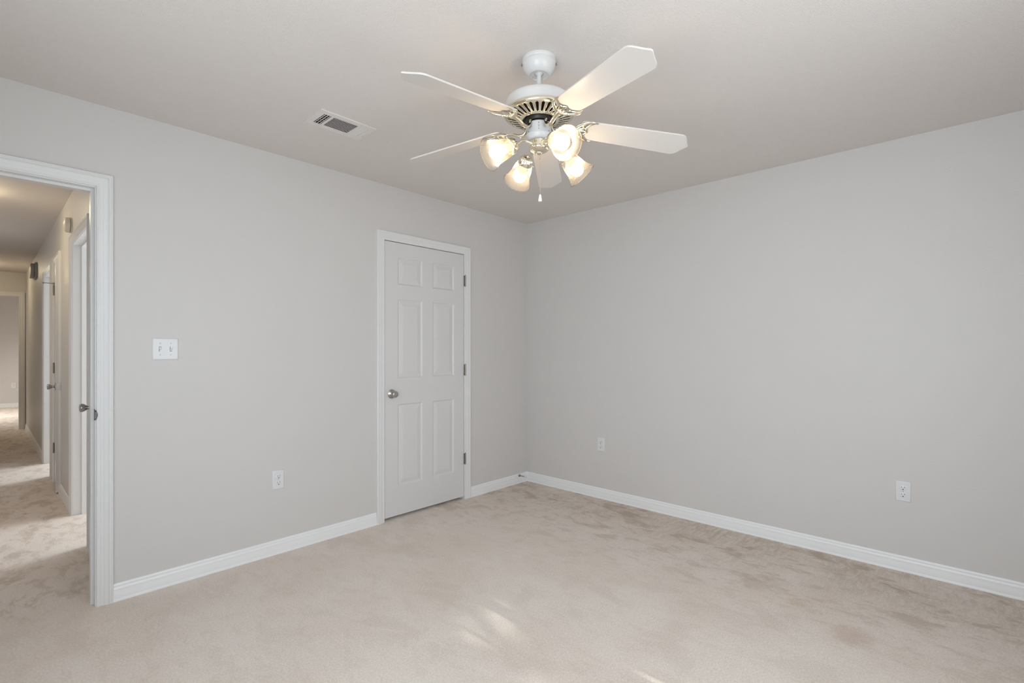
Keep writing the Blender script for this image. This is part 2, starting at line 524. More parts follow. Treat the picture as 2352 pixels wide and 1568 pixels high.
struct(m.build('baseboard_hall_end', MAT['baseboard']), 'tiny piece of baseboard in the far corner of the hall', 'baseboard')
m = MB(); base_run(m, 'x', 12.1, -1, -5.0, -1.1)
struct(m.build('baseboard_end_room', MAT['baseboard']), 'baseboard on the back wall of the bright room beyond the hall', 'baseboard')

# casings and jambs
m = MB(); casing(m, 'x', 0, -1, -1.5625, -0.7955, 2.040, 0.0, SPROF); jamb(m, 'x', -1.5585, -0.7935, 0.0, TH, 2.0415, 0.0155, (0.040, 0.075, 0.011))
struct(m.build('trim_1', MAT['trim']), 'white moulded casing and jamb round the closed closet door', 'door frame')
m = MB(); casing(m, 'x', 0, -1, -3.943, -3.1655, 2.0385); jamb(m, 'x', -3.938, -3.170, 0.0, TH, 2.034, 0.0165, (0.040, 0.082, 0.012))
casing(m, 'x', TH, 1, -3.943, -3.1655, 2.0385)
tr2 = struct(m.build('trim_2', MAT['trim']), 'wide white casing and jamb of the open doorway at the left edge', 'door frame')
# strike plate with curved lip on the right jamb
m = MB()
m.box(-3.1725, -3.1700, 0.004, 0.018, 0.904, 0.958)
pl = []
for i in range(9):
    a = math.pi * i / 8
    pl.append((0.906 + 0.050 * i / 8, 0.0105 * math.sin(a)))
rings = []
for z, b in pl:
    rings.append([(-3.1722, 0.004, z), (-3.1722, -0.0095, z), (-3.1722 + b, -0.0118, z), (-3.1708 + b, -0.0112, z), (-3.1705, -0.0085, z), (-3.1705, 0.004, z)])
m.ring_stack(rings, True, True, True, False)
sp = m.build('strike_plate', MAT['strike'], tr2); sp['label'] = 'dark metal strike plate'
for nm, (a0, a1), lb in (('trim_3', HA, 'white casing and deep jamb of the first doorway in the hall'),
                         ('trim_4', HB, 'white casing round the narrow cupboard door standing ajar in the hall'),
                         ('trim_5', HC, 'white casing of the farthest doorway in the right wall of the hall')):
    m = MB(); w = 0.0635
    if nm == 'trim_4': casing(m, 'y', HX, -1, a0 + 0.016, a1 - 0.016, 2.038)
    elif nm == 'trim_5':
        casing(m, 'y', HX, -1, a0 + 0.016, a1 - 0.016, 2.038)
    else: casing(m, 'y', HX, -1, a0 + 0.016, a1 - 0.016, 2.038)
    jamb(m, 'y', a0 + 0.018, a1 - 0.018, HX, HX + TH, 2.036, 0.017, (HX + 0.05, HX + 0.09, 0.012) if nm != 'trim_4' else None)
    struct(m.build(nm, MAT['trim']), lb, 'door frame')
m = MB(); casing(m, 'x', 7.75, -1, -3.945, -3.156, 2.072); jamb(m, 'x', -3.942, -3.160, 7.75, 7.75 + TH, 2.075, 0.017, None)
struct(m.build('trim_6', MAT['trim']), 'casing of the doorway at the far end of the hall', 'door frame')

# ------------------------------------------------------------------ doors
def panel_door(m, P, w, h, t, cols, rows, both=False):
    """six panel leaf; P(u, z, d): u across 0..w, z up, d depth into the leaf (0 = front face)"""
    us = sorted({0, w, *[c for q in cols for c in q]})
    zs = sorted({0, h, *[r for q in rows for r in q]})
    b = m.bm
    holes = [(c, r) for c in cols for r in rows]
    V = lambda u, z, d: b.verts.new(P(u, z, d))
    for i in range(len(us) - 1):
        for j in range(len(zs) - 1):
            u0, u1, z0, z1 = us[i], us[i + 1], zs[j], zs[j + 1]
            if any(abs(c[0] - u0) < 1e-6 and abs(c[1] - u1) < 1e-6 and abs(r[0] - z0) < 1e-6 and abs(r[1] - z1) < 1e-6 for c, r in holes):
                prev = None
                for ins, d in ((0, 0), (0.004, 0.0045), (0.010, 0.0085), (0.015, 0.0085), (0.042, 0.0030), (0.044, 0.0022)):
                    ring = [V(u0 + ins, z0 + ins, d), V(u1 - ins, z0 + ins, d), V(u1 - ins, z1 - ins, d), V(u0 + ins, z1 - ins, d)]
                    if prev:
                        for k in range(4): b.faces.new((prev[k], prev[(k + 1) % 4], ring[(k + 1) % 4], ring[k]))
                    prev = ring
                b.faces.new(prev)
            else:
                b.faces.new((V(u0, z0, 0), V(u1, z0, 0), V(u1, z1, 0), V(u0, z1, 0)))
    A = [V(0, 0, 0), V(w, 0, 0), V(w, h, 0), V(0, h, 0)]; B = [V(0, 0, t), V(w, 0, t), V(w, h, t), V(0, h, t)]
    b.faces.new(B[::-1])
    for k in range(4): b.faces.new((A[k], A[(k + 1) % 4], B[(k + 1) % 4], B[k]))
    bmesh.ops.remove_doubles(b, verts=b.verts, dist=1e-5)

KPROF = [(0.0335, 0.0), (0.0335, 0.003), (0.031, 0.0055), (0.022, 0.008), (0.0145, 0.0105), (0.0115, 0.0145), (0.0105, 0.0195), (0.0125, 0.0235), (0.0165, 0.029),
         (0.0205, 0.0355), (0.0232, 0.042), (0.0240, 0.047), (0.0228, 0.0525), (0.0195, 0.0555), (0.0140, 0.0562), (0.0135, 0.0552), (0.0, 0.0552)]
def knob(org, axis, parent, mat='nickel', label=None):
    o = MB().lathe(KPROF, org, axis, 36).build('door_knob', MAT[mat], parent)
    o['label'] = label or 'satin nickel door knob'
    return o
def hinge(x, y, z, parent, leafdir=(1, 0, 0), hgt=0.09, rad=0.0062):
    m = MB()
    n = 5
    for i in range(n):
        z0 = z - hgt / 2 + hgt * i / n
        m.lathe([(rad, 0), (rad, hgt / n - 0.0012)], (x, y, z0), (0, 0, 1), 14)
    m.lathe([(rad * 0.45, -0.004), (rad * 0.8, -0.002), (rad * 0.8, 0), (rad * 0.45, 0), (rad * 0.45, hgt), (rad * 0.8, hgt), (rad * 0.8, hgt + 0.002), (rad * 0.3, hgt + 0.005)], (x, y, z - hgt / 2), (0, 0, 1), 12)
    ld = Vector(leafdir)
    for sgn in (-1, 1):
        e = ld * (0.009 * sgn)
        xs = sorted((x, x + e.x)); ys = sorted((y, y + e.y))
        m.box(xs[0] - 0.0012, xs[1] + 0.0012, ys[0] + 0.004, ys[1] + 0.0062, z - hgt / 2, z + hgt / 2)
    o = m.build('hinge', MAT['hinge'], parent)
    o['label'] = 'dark bronze hinge'
    return o

# closet door (closed)
DX0, DX1, DZ0, DZ1 = -1.556, -0.7975, 0.022, 2.0365
dr = thing('door_1', ((DX0 + DX1) / 2, 0.0, DZ0), 'closed white six panel closet door with a round knob', 'door', None, 'structure')
m = MB()
panel_door(m, lambda u, z, d: (DX0 + u, 0.002 + d, DZ0 + z), DX1 - DX0, DZ1 - DZ0, 0.035,
           [(0.112, 0.335), (0.434, 0.652)], [(0.215, 0.820), (1.013, 1.597), (1.706, 1.908)])
m.build('door_leaf', MAT['door'], dr, autosmooth=False)
knob((-1.497, 0.002, 0.922), (0, -1, 0), dr)
for z in (1.820, 1.078, 0.337): hinge(-0.7905, -0.0095, z, dr)
# edge latch plate seen at the closing edge
lp = MB().box(-1.5578, -1.5555, 0.006, 0.030, 0.895, 0.950).build('latch_plate', MAT['nickel'], dr)
lp['label'] = 'small metal latch plate'

# hall cupboard door next to the bedroom wall, nearly closed, knob on its far side
d2 = thing('door_2', (-3.10, 0.40, 0.018), 'white hall door nearest the doorway, seen almost edge on with a nickel knob', 'door', None, 'structure')
m = MB()
PD2 = lambda u, z, d: (-3.115 + d * 0.9, 0.120 + u, 0.018 + z)
panel_door(m, PD2, 0.510, 2.016, 0.035, [(0.09, 0.26), (0.305, 0.435)], [(0.215, 0.820), (1.013, 1.597), (1.706, 1.908)])
m.build('door_leaf', MAT['door'], d2, autosmooth=False)
knob((-3.115, 0.565, 0.918), (-1, 0, 0), d2)

# narrow cupboard door further down the hall, standing ajar
hy, hx = HB[1] - 0.020, HX - 0.004
free = Vector((-3.113, 2.655)); hin = Vector((hx, hy))
dirv = (free - hin).normalized(); LW = (free - hin).length
nrm = Vector((dirv.y, -dirv.x))
if nrm.x > 0: nrm = -nrm
d3 = thing('door_3', (hin.x, hin.y, 0.018), 'white cupboard door ajar further down the hall, its latch edge facing the bedroom', 'door', None, 'structure')
def PD3(u, z, d):
    q = hin + dirv * u + nrm * (0.0 - d)
    return (q.x, q.y, 0.018 + z)
m = MB()
panel_door(m, PD3, LW, 2.012, 0.035, [(0.08, 0.195), (0.255, 0.37)], [(0.215, 0.820), (1.013, 1.597), (1.706, 1.908)])
m.build('door_leaf', MAT['door'], d3, autosmooth=False)
kp = hin + dirv * (LW - 0.065)
knob((kp.x, kp.y, 0.925), (nrm.x, nrm.y, 0), d3)
m = MB()
e0 = hin + dirv * (LW + 0.0010)
fr = (Vector((e0.x, e0.y, 0.925)), Vector((-nrm.x, -nrm.y, 0)), Vector((0, 0, 1)), Vector((dirv.x, dirv.y, 0)))
m.prism([(0.005, -0.028), (0.030, -0.028), (0.030, 0.028), (0.005, 0.028)], fr, -0.0015, 0.0005)
m.prism([(0.011, -0.008), (0.024, -0.008), (0.024, 0.008), (0.011, 0.008)], fr, 0.0005, 0.009)
lp = m.build('latch_plate', MAT['nickel'], d3); lp['label'] = 'metal latch plate with bolt'
for z in (1.80, 1.075, 0.33): hinge(hin.x - 0.007, hin.y + 0.002, z, d3, (0, 1, 0))
m = MB()
m.tube([(hin.x - 0.007, hin.y + 0.002, 1.862), (hin.x - 0.03, hin.y - 0.005, 1.862), (hin.x - 0.075, hin.y - 0.02, 1.860)], 0.003, 8)
m.sphere((hin.x - 0.078, hin.y - 0.021, 1.860), 0.007)
m.sphere((hin.x - 0.007, hin.y + 0.002, 1.862), 0.009)
hs = m.build('hinge_stop', MAT['hinge'], d3); hs['label'] = 'hinge pin door stop'

# ------------------------------------------------------------------ windows (behind and beside the camera)
def window_frame(name, axis, c0, c1, a0, a1, z0, z1, bars, rails, label):
    root = thing(name, ((a0 + a1) / 2, (c0 + c1) / 2, z0) if axis == 'x' else ((c0 + c1) / 2, (a0 + a1) / 2, z0), label, 'window', None, 'structure')
    def bx(m, A0, A1, C0, C1, Z0, Z1):
        if axis == 'x': m.box(A0, A1, C0, C1, Z0, Z1)
        else: m.box(C0, C1, A0, A1, Z0, Z1)
    f = 0.035
    m = MB()
    bx(m, a0, a1, c0, c1, z0, z0 + f); bx(m, a0, a1, c0, c1, z1 - f * 0.4, z1)
    bx(m, a0, a0 + f, c0, c1, z0 + f, z1 - f * 0.4); bx(m, a1 - 0.004, a1, c0, c1, z0 + f, z1 - f * 0.4)
    cm = (c0 + c1) / 2
    for p0, p1 in bars: bx(m, p0, p1, cm - 0.015, cm + 0.015, z0 + f, z1 - f * 0.4)
    for p0, p1 in rails: bx(m, a0 + f, a1 - 0.004, cm - 0.0148, cm + 0.0148, p0, p1)
    m.build('window_frame', MAT['trim'], root)
    m = MB(); bx(m, a0 + f, a1 - 0.004, cm - 0.002, cm + 0.002, z0 + f, z1 - f * 0.4)
    m.build('window_pane', MAT['pane'], root)
    return root
window_frame('window_1', 'x', RY0 - TH, RY0 - 0.02, SW[0], SW[1], SW[2], SW[3], [(-2.118, -2.098), (-1.925, -1.852), (-1.827, -1.794)], [], 'white framed window in the wall behind the camera')  # bars and narrow slit spaced to shape the sun streaks on the carpet
window_frame('window_2', 'y', RX0 - TH, RX0 - 0.02, WW[0], WW[1], WW[2], WW[3], [(-2.82, -2.78)], [(1.30, 1.34)], 'first white framed window in the wall beside the camera, by the rear corner')
window_frame('window_6', 'y', RX0 - TH, RX0 - 0.02, WV[0], WV[1], WV[2], WV[3], [], [(1.30, 1.34)], 'second white framed window in the wall beside the camera, nearer the doorway')
window_frame('window_3', 'y', -0.88, -0.82, 1.2, 2.2, 0.8, 2.0, [], [(1.38, 1.42)], 'window of the first room off the hall')
window_frame('window_4', 'y', -0.88, -0.82, 3.9, 4.9, 0.8, 2.0, [], [(1.38, 1.42)], 'window of the second room off the hall')
window_frame('window_5', 'y', -5.08, -5.02, 9.4, 11.0, 0.75, 2.05, [(10.18, 10.22)], [(1.38, 1.42)], 'window of the bright room beyond the hall')

# unseen tree added outside the south window; leaf gaps placed to shape sun patches
random.seed(5)
DIST = 15.0
GAPS = [(-2.015, -1.335, 0.050, 0.038), (-1.992, -1.63, 0.050, 0.085), (-2.225, -1.37, 0.04, 0.04), (-2.204, -1.715, 0.045, 0.045), (-2.13, -1.92, 0.055, 0.06),
        (-2.61, -1.37, 0.04, 0.04), (-1.80, -1.41, 0.07, 0.07), (-1.80, -2.27, 0.07, 0.14), (-2.12, -1.47, 0.03, 0.04)]
s_ax = Vector((1, 0, 0)); t_ax = SUN_DIR.cross(s_ax).normalized()
tr_root = thing('dapple_tree', (-2.2, -2.0 - DIST * math.cos(SUN_EL), -0.12), 'unseen leafy tree added outside the window behind the camera to dapple the sun', 'tree')
m = MB()
def crown_pt(fx, fy, dist): return Vector((fx, fy, 0)) - SUN_DIR * dist
cnt = 0
while cnt < 4200:
    fx, fy = random.uniform(-3.7, -0.8), random.uniform(-3.6, 0.2)
    size = random.uniform(0.07, 0.12)
    if any(abs(fx - gx) < rx + size * 0.45 and abs(fy - gy) < ry + size * 0.6 and ((fx - gx) / (rx + size * 0.45)) ** 2 + ((fy - gy) / (ry + size * 0.6)) ** 2 < 1 for gx, gy, rx, ry in GAPS):
        if random.random() < (0.995 if abs(fx + 1.80) < 0.12 else 0.975): continue
    p = crown_pt(fx, fy, DIST + random.uniform(-0.7, 0.7))
    a = random.uniform(0, 6.28); tl = random.uniform(-0.5, 0.5)
    X = (s_ax * math.cos(a) + t_ax * math.sin(a)); Y = (-s_ax * math.sin(a) + t_ax * math.cos(a)); Z = SUN_DIR
    Y = (Y * math.cos(tl) + Z * math.sin(tl)).normalized(); Z2 = X.cross(Y)
    m.prism([(-size, 0), (-size * .4, -size * .62), (size * .45, -size * .5), (size * 1.1, 0), (size * .45, size * .5), (-size * .4, size * .62)], (p, X, Y, Z2), -0.0008, 0.0008)
    cnt += 1
lf = m.build('foliage', MAT['leaf'], tr_root, autosmooth=False); lf['kind'] = 'stuff'
cp = crown_pt(-2.2, -2.0, DIST)
MB().tube([(cp.x, cp.y, -0.12), (cp.x + 0.1, cp.y, 2.5), (cp.x - 0.05, cp.y, cp.z - 1.2)], [0.22, 0.17, 0.10], 14).build('trunk', MAT['bark'], tr_root)
struct(MB().box(-16, 12, -24, RY0 - TH - 0.01, -0.2, -0.12).build('ground', mat_simple('lawn', (0.16, 0.20, 0.09), 0.9)), 'lawn outside the window behind the camera', 'ground')

# ------------------------------------------------------------------ ceiling fan
C0 = Vector((-1.9793, -1.8072, 0.0))
fan = thing('ceiling_fan', (C0.x, C0.y, H), 'white five blade ceiling fan with brass trim and four lit glass shades', 'ceiling fan')
UP = Vector((0, 0, 1))
FW = Vector((math.cos(YAW), math.sin(YAW), 0)); RT = Vector((math.sin(YAW), -math.cos(YAW), 0))
def at(z, off=(0, 0, 0)): return (C0.x + off[0], C0.y + off[1], z)

can = MB().lathe([(0.069, 2.4395), (0.069, 2.428), (0.0675, 2.4255), (0.068, 2.424), (0.0675, 2.415), (0.064, 2.402), (0.056, 2.388), (0.047, 2.378), (0.040, 2.3735),
                  (0.0385, 2.3735), (0.036, 2.377), (0.019, 2.379), (0.018, 2.386), (0.0, 2.386)], at(0), (0, 0, 1), 64).build('canopy', MAT['fan_white'], fan)
for sgn, dz in ((-1, 0), (1, 0.004)):
    d = RT * sgn
    p = C0 + d * 0.066 + UP * (2.417 + dz)
    o = MB().lathe([(0.003, 0), (0.003, 0.004), (0.0048, 0.004), (0.0048, 0.0065), (0.003, 0.008)], p, d, 12).build('screw', MAT['hinge'], can)
MB().lathe([(0.017, 2.3865), (0.017, 2.380), (0.012, 2.378), (0.0095, 2.376), (0.0095, 2.270)], at(0), (0, 0, 1), 28, cap0=False).build('downrod', MAT['fan_white'], fan)
MB().lathe([(0.014, 2.2745), (0.060, 2.2745), (0.118, 2.2735), (0.128, 2.2715), (0.1335, 2.267), (0.1360, 2.260), (0.137, 2.252), (0.137, 2.2215), (0.133, 2.2205), (0.05, 2.2205)], at(0), (0, 0, 1), 72).build('motor_housing', MAT['fan_white'], fan)
# brass vented ring
m = MB()
SEGV = 32 * 8
radii = [(0.1375, 2.2225), (0.1425, 2.2195), (0.1440, 2.2145), (0.1425, 2.2085), (0.1380, 2.2050), (0.1330, 2.2055), (0.1310, 2.2040), (0.1285, 2.2025), (0.0840, 2.1915), (0.0800, 2.1905), (0.0745, 2.1890), (0.0720, 2.1860), (0.0690, 2.1865), (0.0680, 2.1900)]
bmv = [[m.bm.verts.new((C0.x + r * math.cos(2 * math.pi * j / SEGV), C0.y + r * math.sin(2 * math.pi * j / SEGV), z)) for j in range(SEGV)] for r, z in radii]
for i in range(len(radii) - 1):
    for j in range(SEGV):
        if i in (7,) and (j % 8) in (0, 1, 2, 3): continue
        if i in (6, 8) and (j % 8) in (1, 2): continue
        k = (j + 1) % SEGV
        f = m.bm.faces.new((bmv[i][j], bmv[i][k], bmv[i + 1][k], bmv[i + 1][j])); f.smooth = True
m.build('vent_ring', MAT['brass'], fan, solid=0.0022, solid_off=0)['label'] = 'polished brass vented ring'
MB().lathe([(0.129, 2.219), (0.129, 2.2165), (0.062, 2.2130), (0.060, 2.2000), (0.058, 2.185), (0.054, 2.176), (0.030, 2.174), (0.030, 2.166)], at(0), (0, 0, 1), 48).build('motor', MAT['motor_dark'], fan)
sh = MB().lathe([(0.030, 2.172), (0.046, 2.172), (0.0495, 2.170), (0.0500, 2.166), (0.0500, 2.130), (0.0510, 2.128), (0.0510, 2.1255), (0.0490, 2.1240), (0.0480, 2.118), (0.0450, 2.110), (0.0400, 2.1045), (0.0340, 2.1030)], at(0), (0, 0, 1), 56).build('switch_housing', MAT['fan_white'], fan)
fd = -FW
m = MB()
fr = (C0 + fd * 0.0497 + UP * 2.148 - RT * 0.004, RT, UP, fd)
m.prism([(-0.0028, -0.006), (0.0028, -0.006), (0.0028, 0.006), (-0.0028, 0.006)], fr, -0.001, 0.0006)
m.prism([(-0.0018, -0.004), (0.0018, -0.004), (0.0018, 0.0005), (-0.0018, 0.0005)], fr, 0.0006, 0.003)
o = m.build('reverse_switch', MAT['screw'], sh)
for dz in (0.0115, -0.0125):
    p = C0 + fd * 0.0493 + UP * (2.148 + dz) - RT * 0.004
    MB().lathe([(0.0022, 0), (0.0022, 0.0012), (0.001, 0.0016)], p, fd, 10).build('screw', MAT['hinge'], sh)
for ang in (-62, 50):
    d = Matrix.Rotation(math.radians(ang), 3, 'Z') @ fd
    p = C0 + d * 0.0492 + UP * 2.133
    MB().lathe([(0.0026, 0), (0.0026, 0.0016), (0.0012, 0.0022)], p, d, 10).build('screw', MAT['hinge'], sh)

# blades with their irons
TH0 = math.radians(-109.75); PITCH = math.radians(-13.6); SLOPE = -0.081; Z0 = 2.1768
def arc(pts, n=6):
    """Catmull-Rom through pts"""
    P = [Vector(p) for p in pts]; out = []
    for i in range(len(P) - 1):
        a = P[max(i - 1, 0)]; b = P[i]; c = P[i + 1]; d = P[min(i + 2, len(P) - 1)]
        for k in range(n):
            t = k / n
            out.append(0.5 * ((2 * b) + (-a + c) * t + (2 * a - 5 * b + 4 * c - d) * t * t + (-a + 3 * b - 3 * c + d) * t ** 3))
    out.append(P[-1]); return out
def lerp_r(rs, n):
    out = []
    for i in range(len(rs) - 1):
        out += [rs[i] + (rs[i + 1] - rs[i]) * k / n for k in range(n)]
    return out + [rs[-1]]
half = [(0.168, 0.0), (0.168, 0.034), (0.172, 0.044), (0.181, 0.0505), (0.195, 0.0525), (0.40, 0.0580), (0.590, 0.0632), (0.604, 0.0632), (0.615, 0.0605), (0.624, 0.0535),
        (0.631, 0.044), (0.638, 0.032), (0.647, 0.018), (0.657, 0.006), (0.659, 0.0)]
outline = half + [(u, -v) for u, v in half[-2:0:-1]]
for k in range(5):
    th = TH0 + math.radians(72) * k
    e = Vector((math.cos(th), math.sin(th), 0)); t = Vector((-math.sin(th), math.cos(th), 0))
    X = (e + UP * SLOPE).normalized(); Y = (t * math.cos(PITCH) + UP * math.sin(PITCH)).normalized(); Z = X.cross(Y).normalized(); Y = Z.cross(X)
    O = C0 + UP * Z0
    FR = (O, X, Y, Z)
    m = MB(); m.prism(outline, FR, 0.0, 0.0062)
    bl = m.build('blade', MAT['blade'], fan, bevel=0.0012)
    L3 = lambda u, v, w: O + X * u + Y * v + Z * w
    # the iron: curled stem from the motor, two horns, linked scrolls
    m = MB()
    S0 = lambda u, z, v=0.0: C0 + e * u + t * v + UP * z
    st = arc([S0(0.050, 2.184), S0(0.056, 2.158), S0(0.072, 2.142), S0(0.095, 2.1425), S0(0.120, 2.152), L3(0.150, 0, -0.007), L3(0.172, 0, -0.006)], 6)
    m.tube(st, lerp_r([0.008, 0.0085, 0.0095, 0.0095, 0.0095, 0.0105, 0.008], 6), 12, 0.75)
    for sg in (-1, 1):
        w = -0.0052
        hp = arc([L3(0.148, 0.0, w - 0.001), L3(0.156, sg * 0.016, w - 0.001), L3(0.170, sg * 0.034, w), L3(0.190, sg * 0.050, w), L3(0.212, sg * 0.0575, w), L3(0.236, sg * 0.0550, w + 0.0015)], 6)
        m.tube(hp, lerp_r([0.0090, 0.0085, 0.0080, 0.0075, 0.0062, 0.0030], 6), 10, 0.62, Z)
        h2 = arc([L3(0.222, sg * 0.0560, w), L3(0.205, sg * 0.042, w), L3(0.196, sg * 0.026, w), L3(0.197, sg * 0.012, w), L3(0.206, 0.0, w)], 6)
        m.tube(h2, lerp_r([0.0036, 0.0042, 0.0040, 0.0040, 0.0036], 6), 8, 0.7, Z)
        h3 = arc([L3(0.160, sg * 0.006, w), L3(0.178, sg * 0.014, w), L3(0.194, sg * 0.020, w)], 5)
        m.tube(h3, lerp_r([0.0070, 0.0050, 0.0036], 5), 8, 0.7, Z)
        for bu, bv in ((0.168, 0.010), (0.180, 0.030)):
            m.sphere(L3(bu, sg * bv, w - 0.003), 0.0052, 10, 8)
    cr = arc([L3(0.160, 0, -0.006), L3(0.185, 0, -0.005), L3(0.208, 0, -0.005)], 5)
    m.tube(cr, lerp_r([0.0085, 0.0055, 0.0034], 5), 8, 0.7, Z)
    m.sphere(L3(0.166, 0, -0.008), 0.0075, 12, 8)
    ir = m.build('blade_iron', MAT['brass'], bl, smooth_all=True); ir['label'] = 'ornate polished brass blade iron'

# light kit
def reed(n, amp, lo, hi): return lambda th, r, d: amp * math.cos(n * th) if lo < d < hi else 0
MB().lathe([(0.034, 2.1035), (0.0365, 2.102), (0.0365, 2.0795), (0.0385, 2.0780), (0.0405, 2.0745), (0.0400, 2.0700), (0.0370, 2.0665), (0.0330, 2.0640), (0.0270, 2.0600),
            (0.0190, 2.0570), (0.0130, 2.0560), (0.0120, 2.0530), (0.0080, 2.0500), (0.0, 2.0492)], at(0), (0, 0, 1), 96, reed(24, 0.0011, 2.0565, 2.0685)).build('light_fitter', MAT['brass'], fan)['label'] = 'brass light kit fitter'
AL = 0.42497
GP = [(0.0275, 0.0), (0.0300, 0.003), (0.0335, 0.010), (0.0372, 0.022), (0.0402, 0.038), (0.0428, 0.054), (0.0455, 0.068), (0.0492, 0.080), (0.0545, 0.091), (0.0600, 0.100), (0.0628, 0.1045)]
BETA = [27, 40, 34, 27]
RHO = [0.127, 0.127, 0.127, 0.127]
for k in range(4):
    A = AL + k * math.pi / 2
    h = -FW * math.cos(A) + RT * math.sin(A)
    be = math.radians(BETA[k])
    ax = (h * math.cos(be) - UP * math.sin(be)).normalized()
    N = C0 + h * RHO[k] + UP * 2.060
    arm_pts = arc([C0 + h * 0.032 + UP * 2.0895, C0 + h * 0.048 + UP * 2.0925, C0 + h * 0.064 + UP * 2.0945, C0 + h * 0.080 + UP * 2.0885, N - ax * 0.027], 6)
    m = MB(); m.tube(arm_pts, 0.0046, 12)
    m.lathe([(0.0075, 0.0), (0.0075, 0.004), (0.0055, 0.007)], C0 + h * 0.036 + UP * 2.0905, h, 14)
    am = m.build('lamp_arm', MAT['brass'], fan, smooth_all=False)
    m = MB()
    m.lathe([(0.0065, -0.034), (0.0080, -0.030), (0.0150, -0.0285), (0.0215, -0.0245), (0.0270, -0.0175), (0.0300, -0.0100), (0.0318, -0.0060), (0.0318, 0.0075), (0.0306, 0.0080), (0.0302, -0.004), (0.016, -0.008), (0.0, -0.008)],
            N, ax, 80, reed(20, 0.0010, -0.027, -0.009))
    tx = ax.cross(UP).normalized(); ty = ax.cross(tx)
    for q in range(3):
        a = 2 * math.pi * q / 3 + 0.5
        d = tx * math.cos(a) + ty * math.sin(a)
        m.lathe([(0.0018, 0.0), (0.0018, 0.006), (0.0042, 0.0065), (0.0042, 0.0095), (0.002, 0.0105)], N + ax * 0.001 + d * 0.0300, d, 10)
    m.build('shade_holder', MAT['brass'], am)
    m = MB()
    m.lathe(GP, N, ax, 288, lambda th, r, d: 0.00045 * math.cos(72 * th) if d > 0.004 else 0, cap0=False, cap1=False)
    m.lathe([(0.0622, 0.1035), (0.0636, 0.1040), (0.0640, 0.1054), (0.0630, 0.1064), (0.0616, 0.1056), (0.0622, 0.1035)], N, ax, 96, None, False, False)
    gs = m.build('glass_shade', MAT['glass'], am); gs['label'] = 'ribbed bell shaped glass shade, glowing'
    m = MB()
    m.lathe([(0.0238, 0.0420), (0.0275, 0.0490), (0.0296, 0.0580), (0.0300, 0.0660), (0.0290, 0.0740), (0.0262, 0.0825), (0.0215, 0.0895), (0.0150, 0.0950), (0.0075, 0.0980), (0.0, 0.0988)], N, ax, 28)
    bb = m.build('bulb', MAT['bulb'], am, smooth_all=True); bb['label'] = 'lit frosted bulb globe'
    MB().lathe([(0.0130, -0.006), (0.0135, 0.006), (0.0165, 0.020), (0.0205, 0.034), (0.0238, 0.0420), (0.0200, 0.0425)], N, ax, 28).build('bulb_base', MAT['bulb_neck'], am, smooth_all=True)

def chain(p, z0, z1, step=0.0036, r=0.0013):
    m = MB(); z = z0
    while z > z1:
        m.sphere((p.x, p.y, z), r, 7, 5); z -= step
    m.tube([(p.x, p.y, z0), (p.x, p.y, z1)], 0.0005, 6)
    return m
p = C0 + RT * 0.0045
m = chain(p, 2.051, 1.884)
m.lathe([(0.0016, 0), (0.0026, 0.003), (0.0026, 0.008), (0.0016, 0.011)], (p.x, p.y, 2.022), (0, 0, 1), 10)
ch = m.build('pull_chain', MAT['brass_dull'], fan); ch['label'] = 'long beaded pull chain'
MB().lathe([(0.0022, 1.8855), (0.0040, 1.882), (0.0055, 1.874), (0.0072, 1.864), (0.0076, 1.859), (0.0066, 1.856), (0.0, 1.8555)], (p.x, p.y, 0), (0, 0, 1), 20).build('pull_knob', MAT['plastic'], ch)['label'] = 'white pull knob'
p = C0 - FW * 0.040 - RT * 0.017
m = chain(p, 2.092, 2.052)
m.lathe([(0.0045, 0), (0.0045, 0.005), (0.003, 0.012)], p + UP * 2.092 + FW * 0.009, -FW, 12)
m.sphere((p.x, p.y, 2.050), 0.0026, 8, 6)
m.build('pull_chain', MAT['brass_dull'], fan)['label'] = 'short pull chain'

# ------------------------------------------------------------------ ceiling register
VX0, VX1, VY0, VY1 = -2.396, -2.085, -0.754, -0.560
vt = thing('ceiling_vent', ((VX0 + VX1) / 2, (VY0 + VY1) / 2, H), 'white three way air register in the ceiling', 'air vent')
m = MB()
zf = H - 0.0048
ix = [VX0, -2.364, -2.325, -2.311, -2.176, -2.160, -2.118, VX1]
iy = [VY0, -0.719, -0.592, VY1]
op = {1, 3, 5}
for i in range(7):
    for j in range(3):
        if j == 1 and i in op: continue
        m.box(ix[i], ix[i + 1], iy[j], iy[j + 1], zf, zf + 0.0018)
bmesh.ops.remove_doubles(m.bm, verts=m.bm.verts, dist=1e-5)
# turned edge
for bxs in ((VX0, VX1, VY0, VY0 + 0.002), (VX0, VX1, VY1 - 0.002, VY1), (VX0, VX0 + 0.002, VY0 + 0.002, VY1 - 0.002), (VX1 - 0.002, VX1, VY0 + 0.002, VY1 - 0.002)):
    m.box(*bxs, zf + 0.0018, H)
m.build('register_frame', MAT['vent'], vt, autosmooth=False)
MB().box(-2.366, -2.116, -0.721, -0.590, H - 0.0006, H - 0.0001).build('duct_backing', MAT['dark'], vt)['label'] = 'black sheet standing in for the shaded duct'  # black panel under the solid ceiling, painted in place of duct shade
def slat(m, c, L, axis, w, tilt, th=0.0008):
    """thin louver of length L along axis centred c, width w, tilted"""
    ux = Vector((1, 0, 0)) if axis == 'x' else Vector((0, 1, 0))
    vy = Vector((0, 1, 0)) if axis == 'x' else Vector((1, 0, 0))
    vv = (vy * math.cos(tilt) + UP * math.sin(tilt)).normalized()
    m.prism([(-L / 2, -w / 2), (L / 2, -w / 2), (L / 2, w / 2), (-L / 2, w / 2)], (Vector(c), ux, vv, ux.cross(vv)), -th, th)
m = MB()
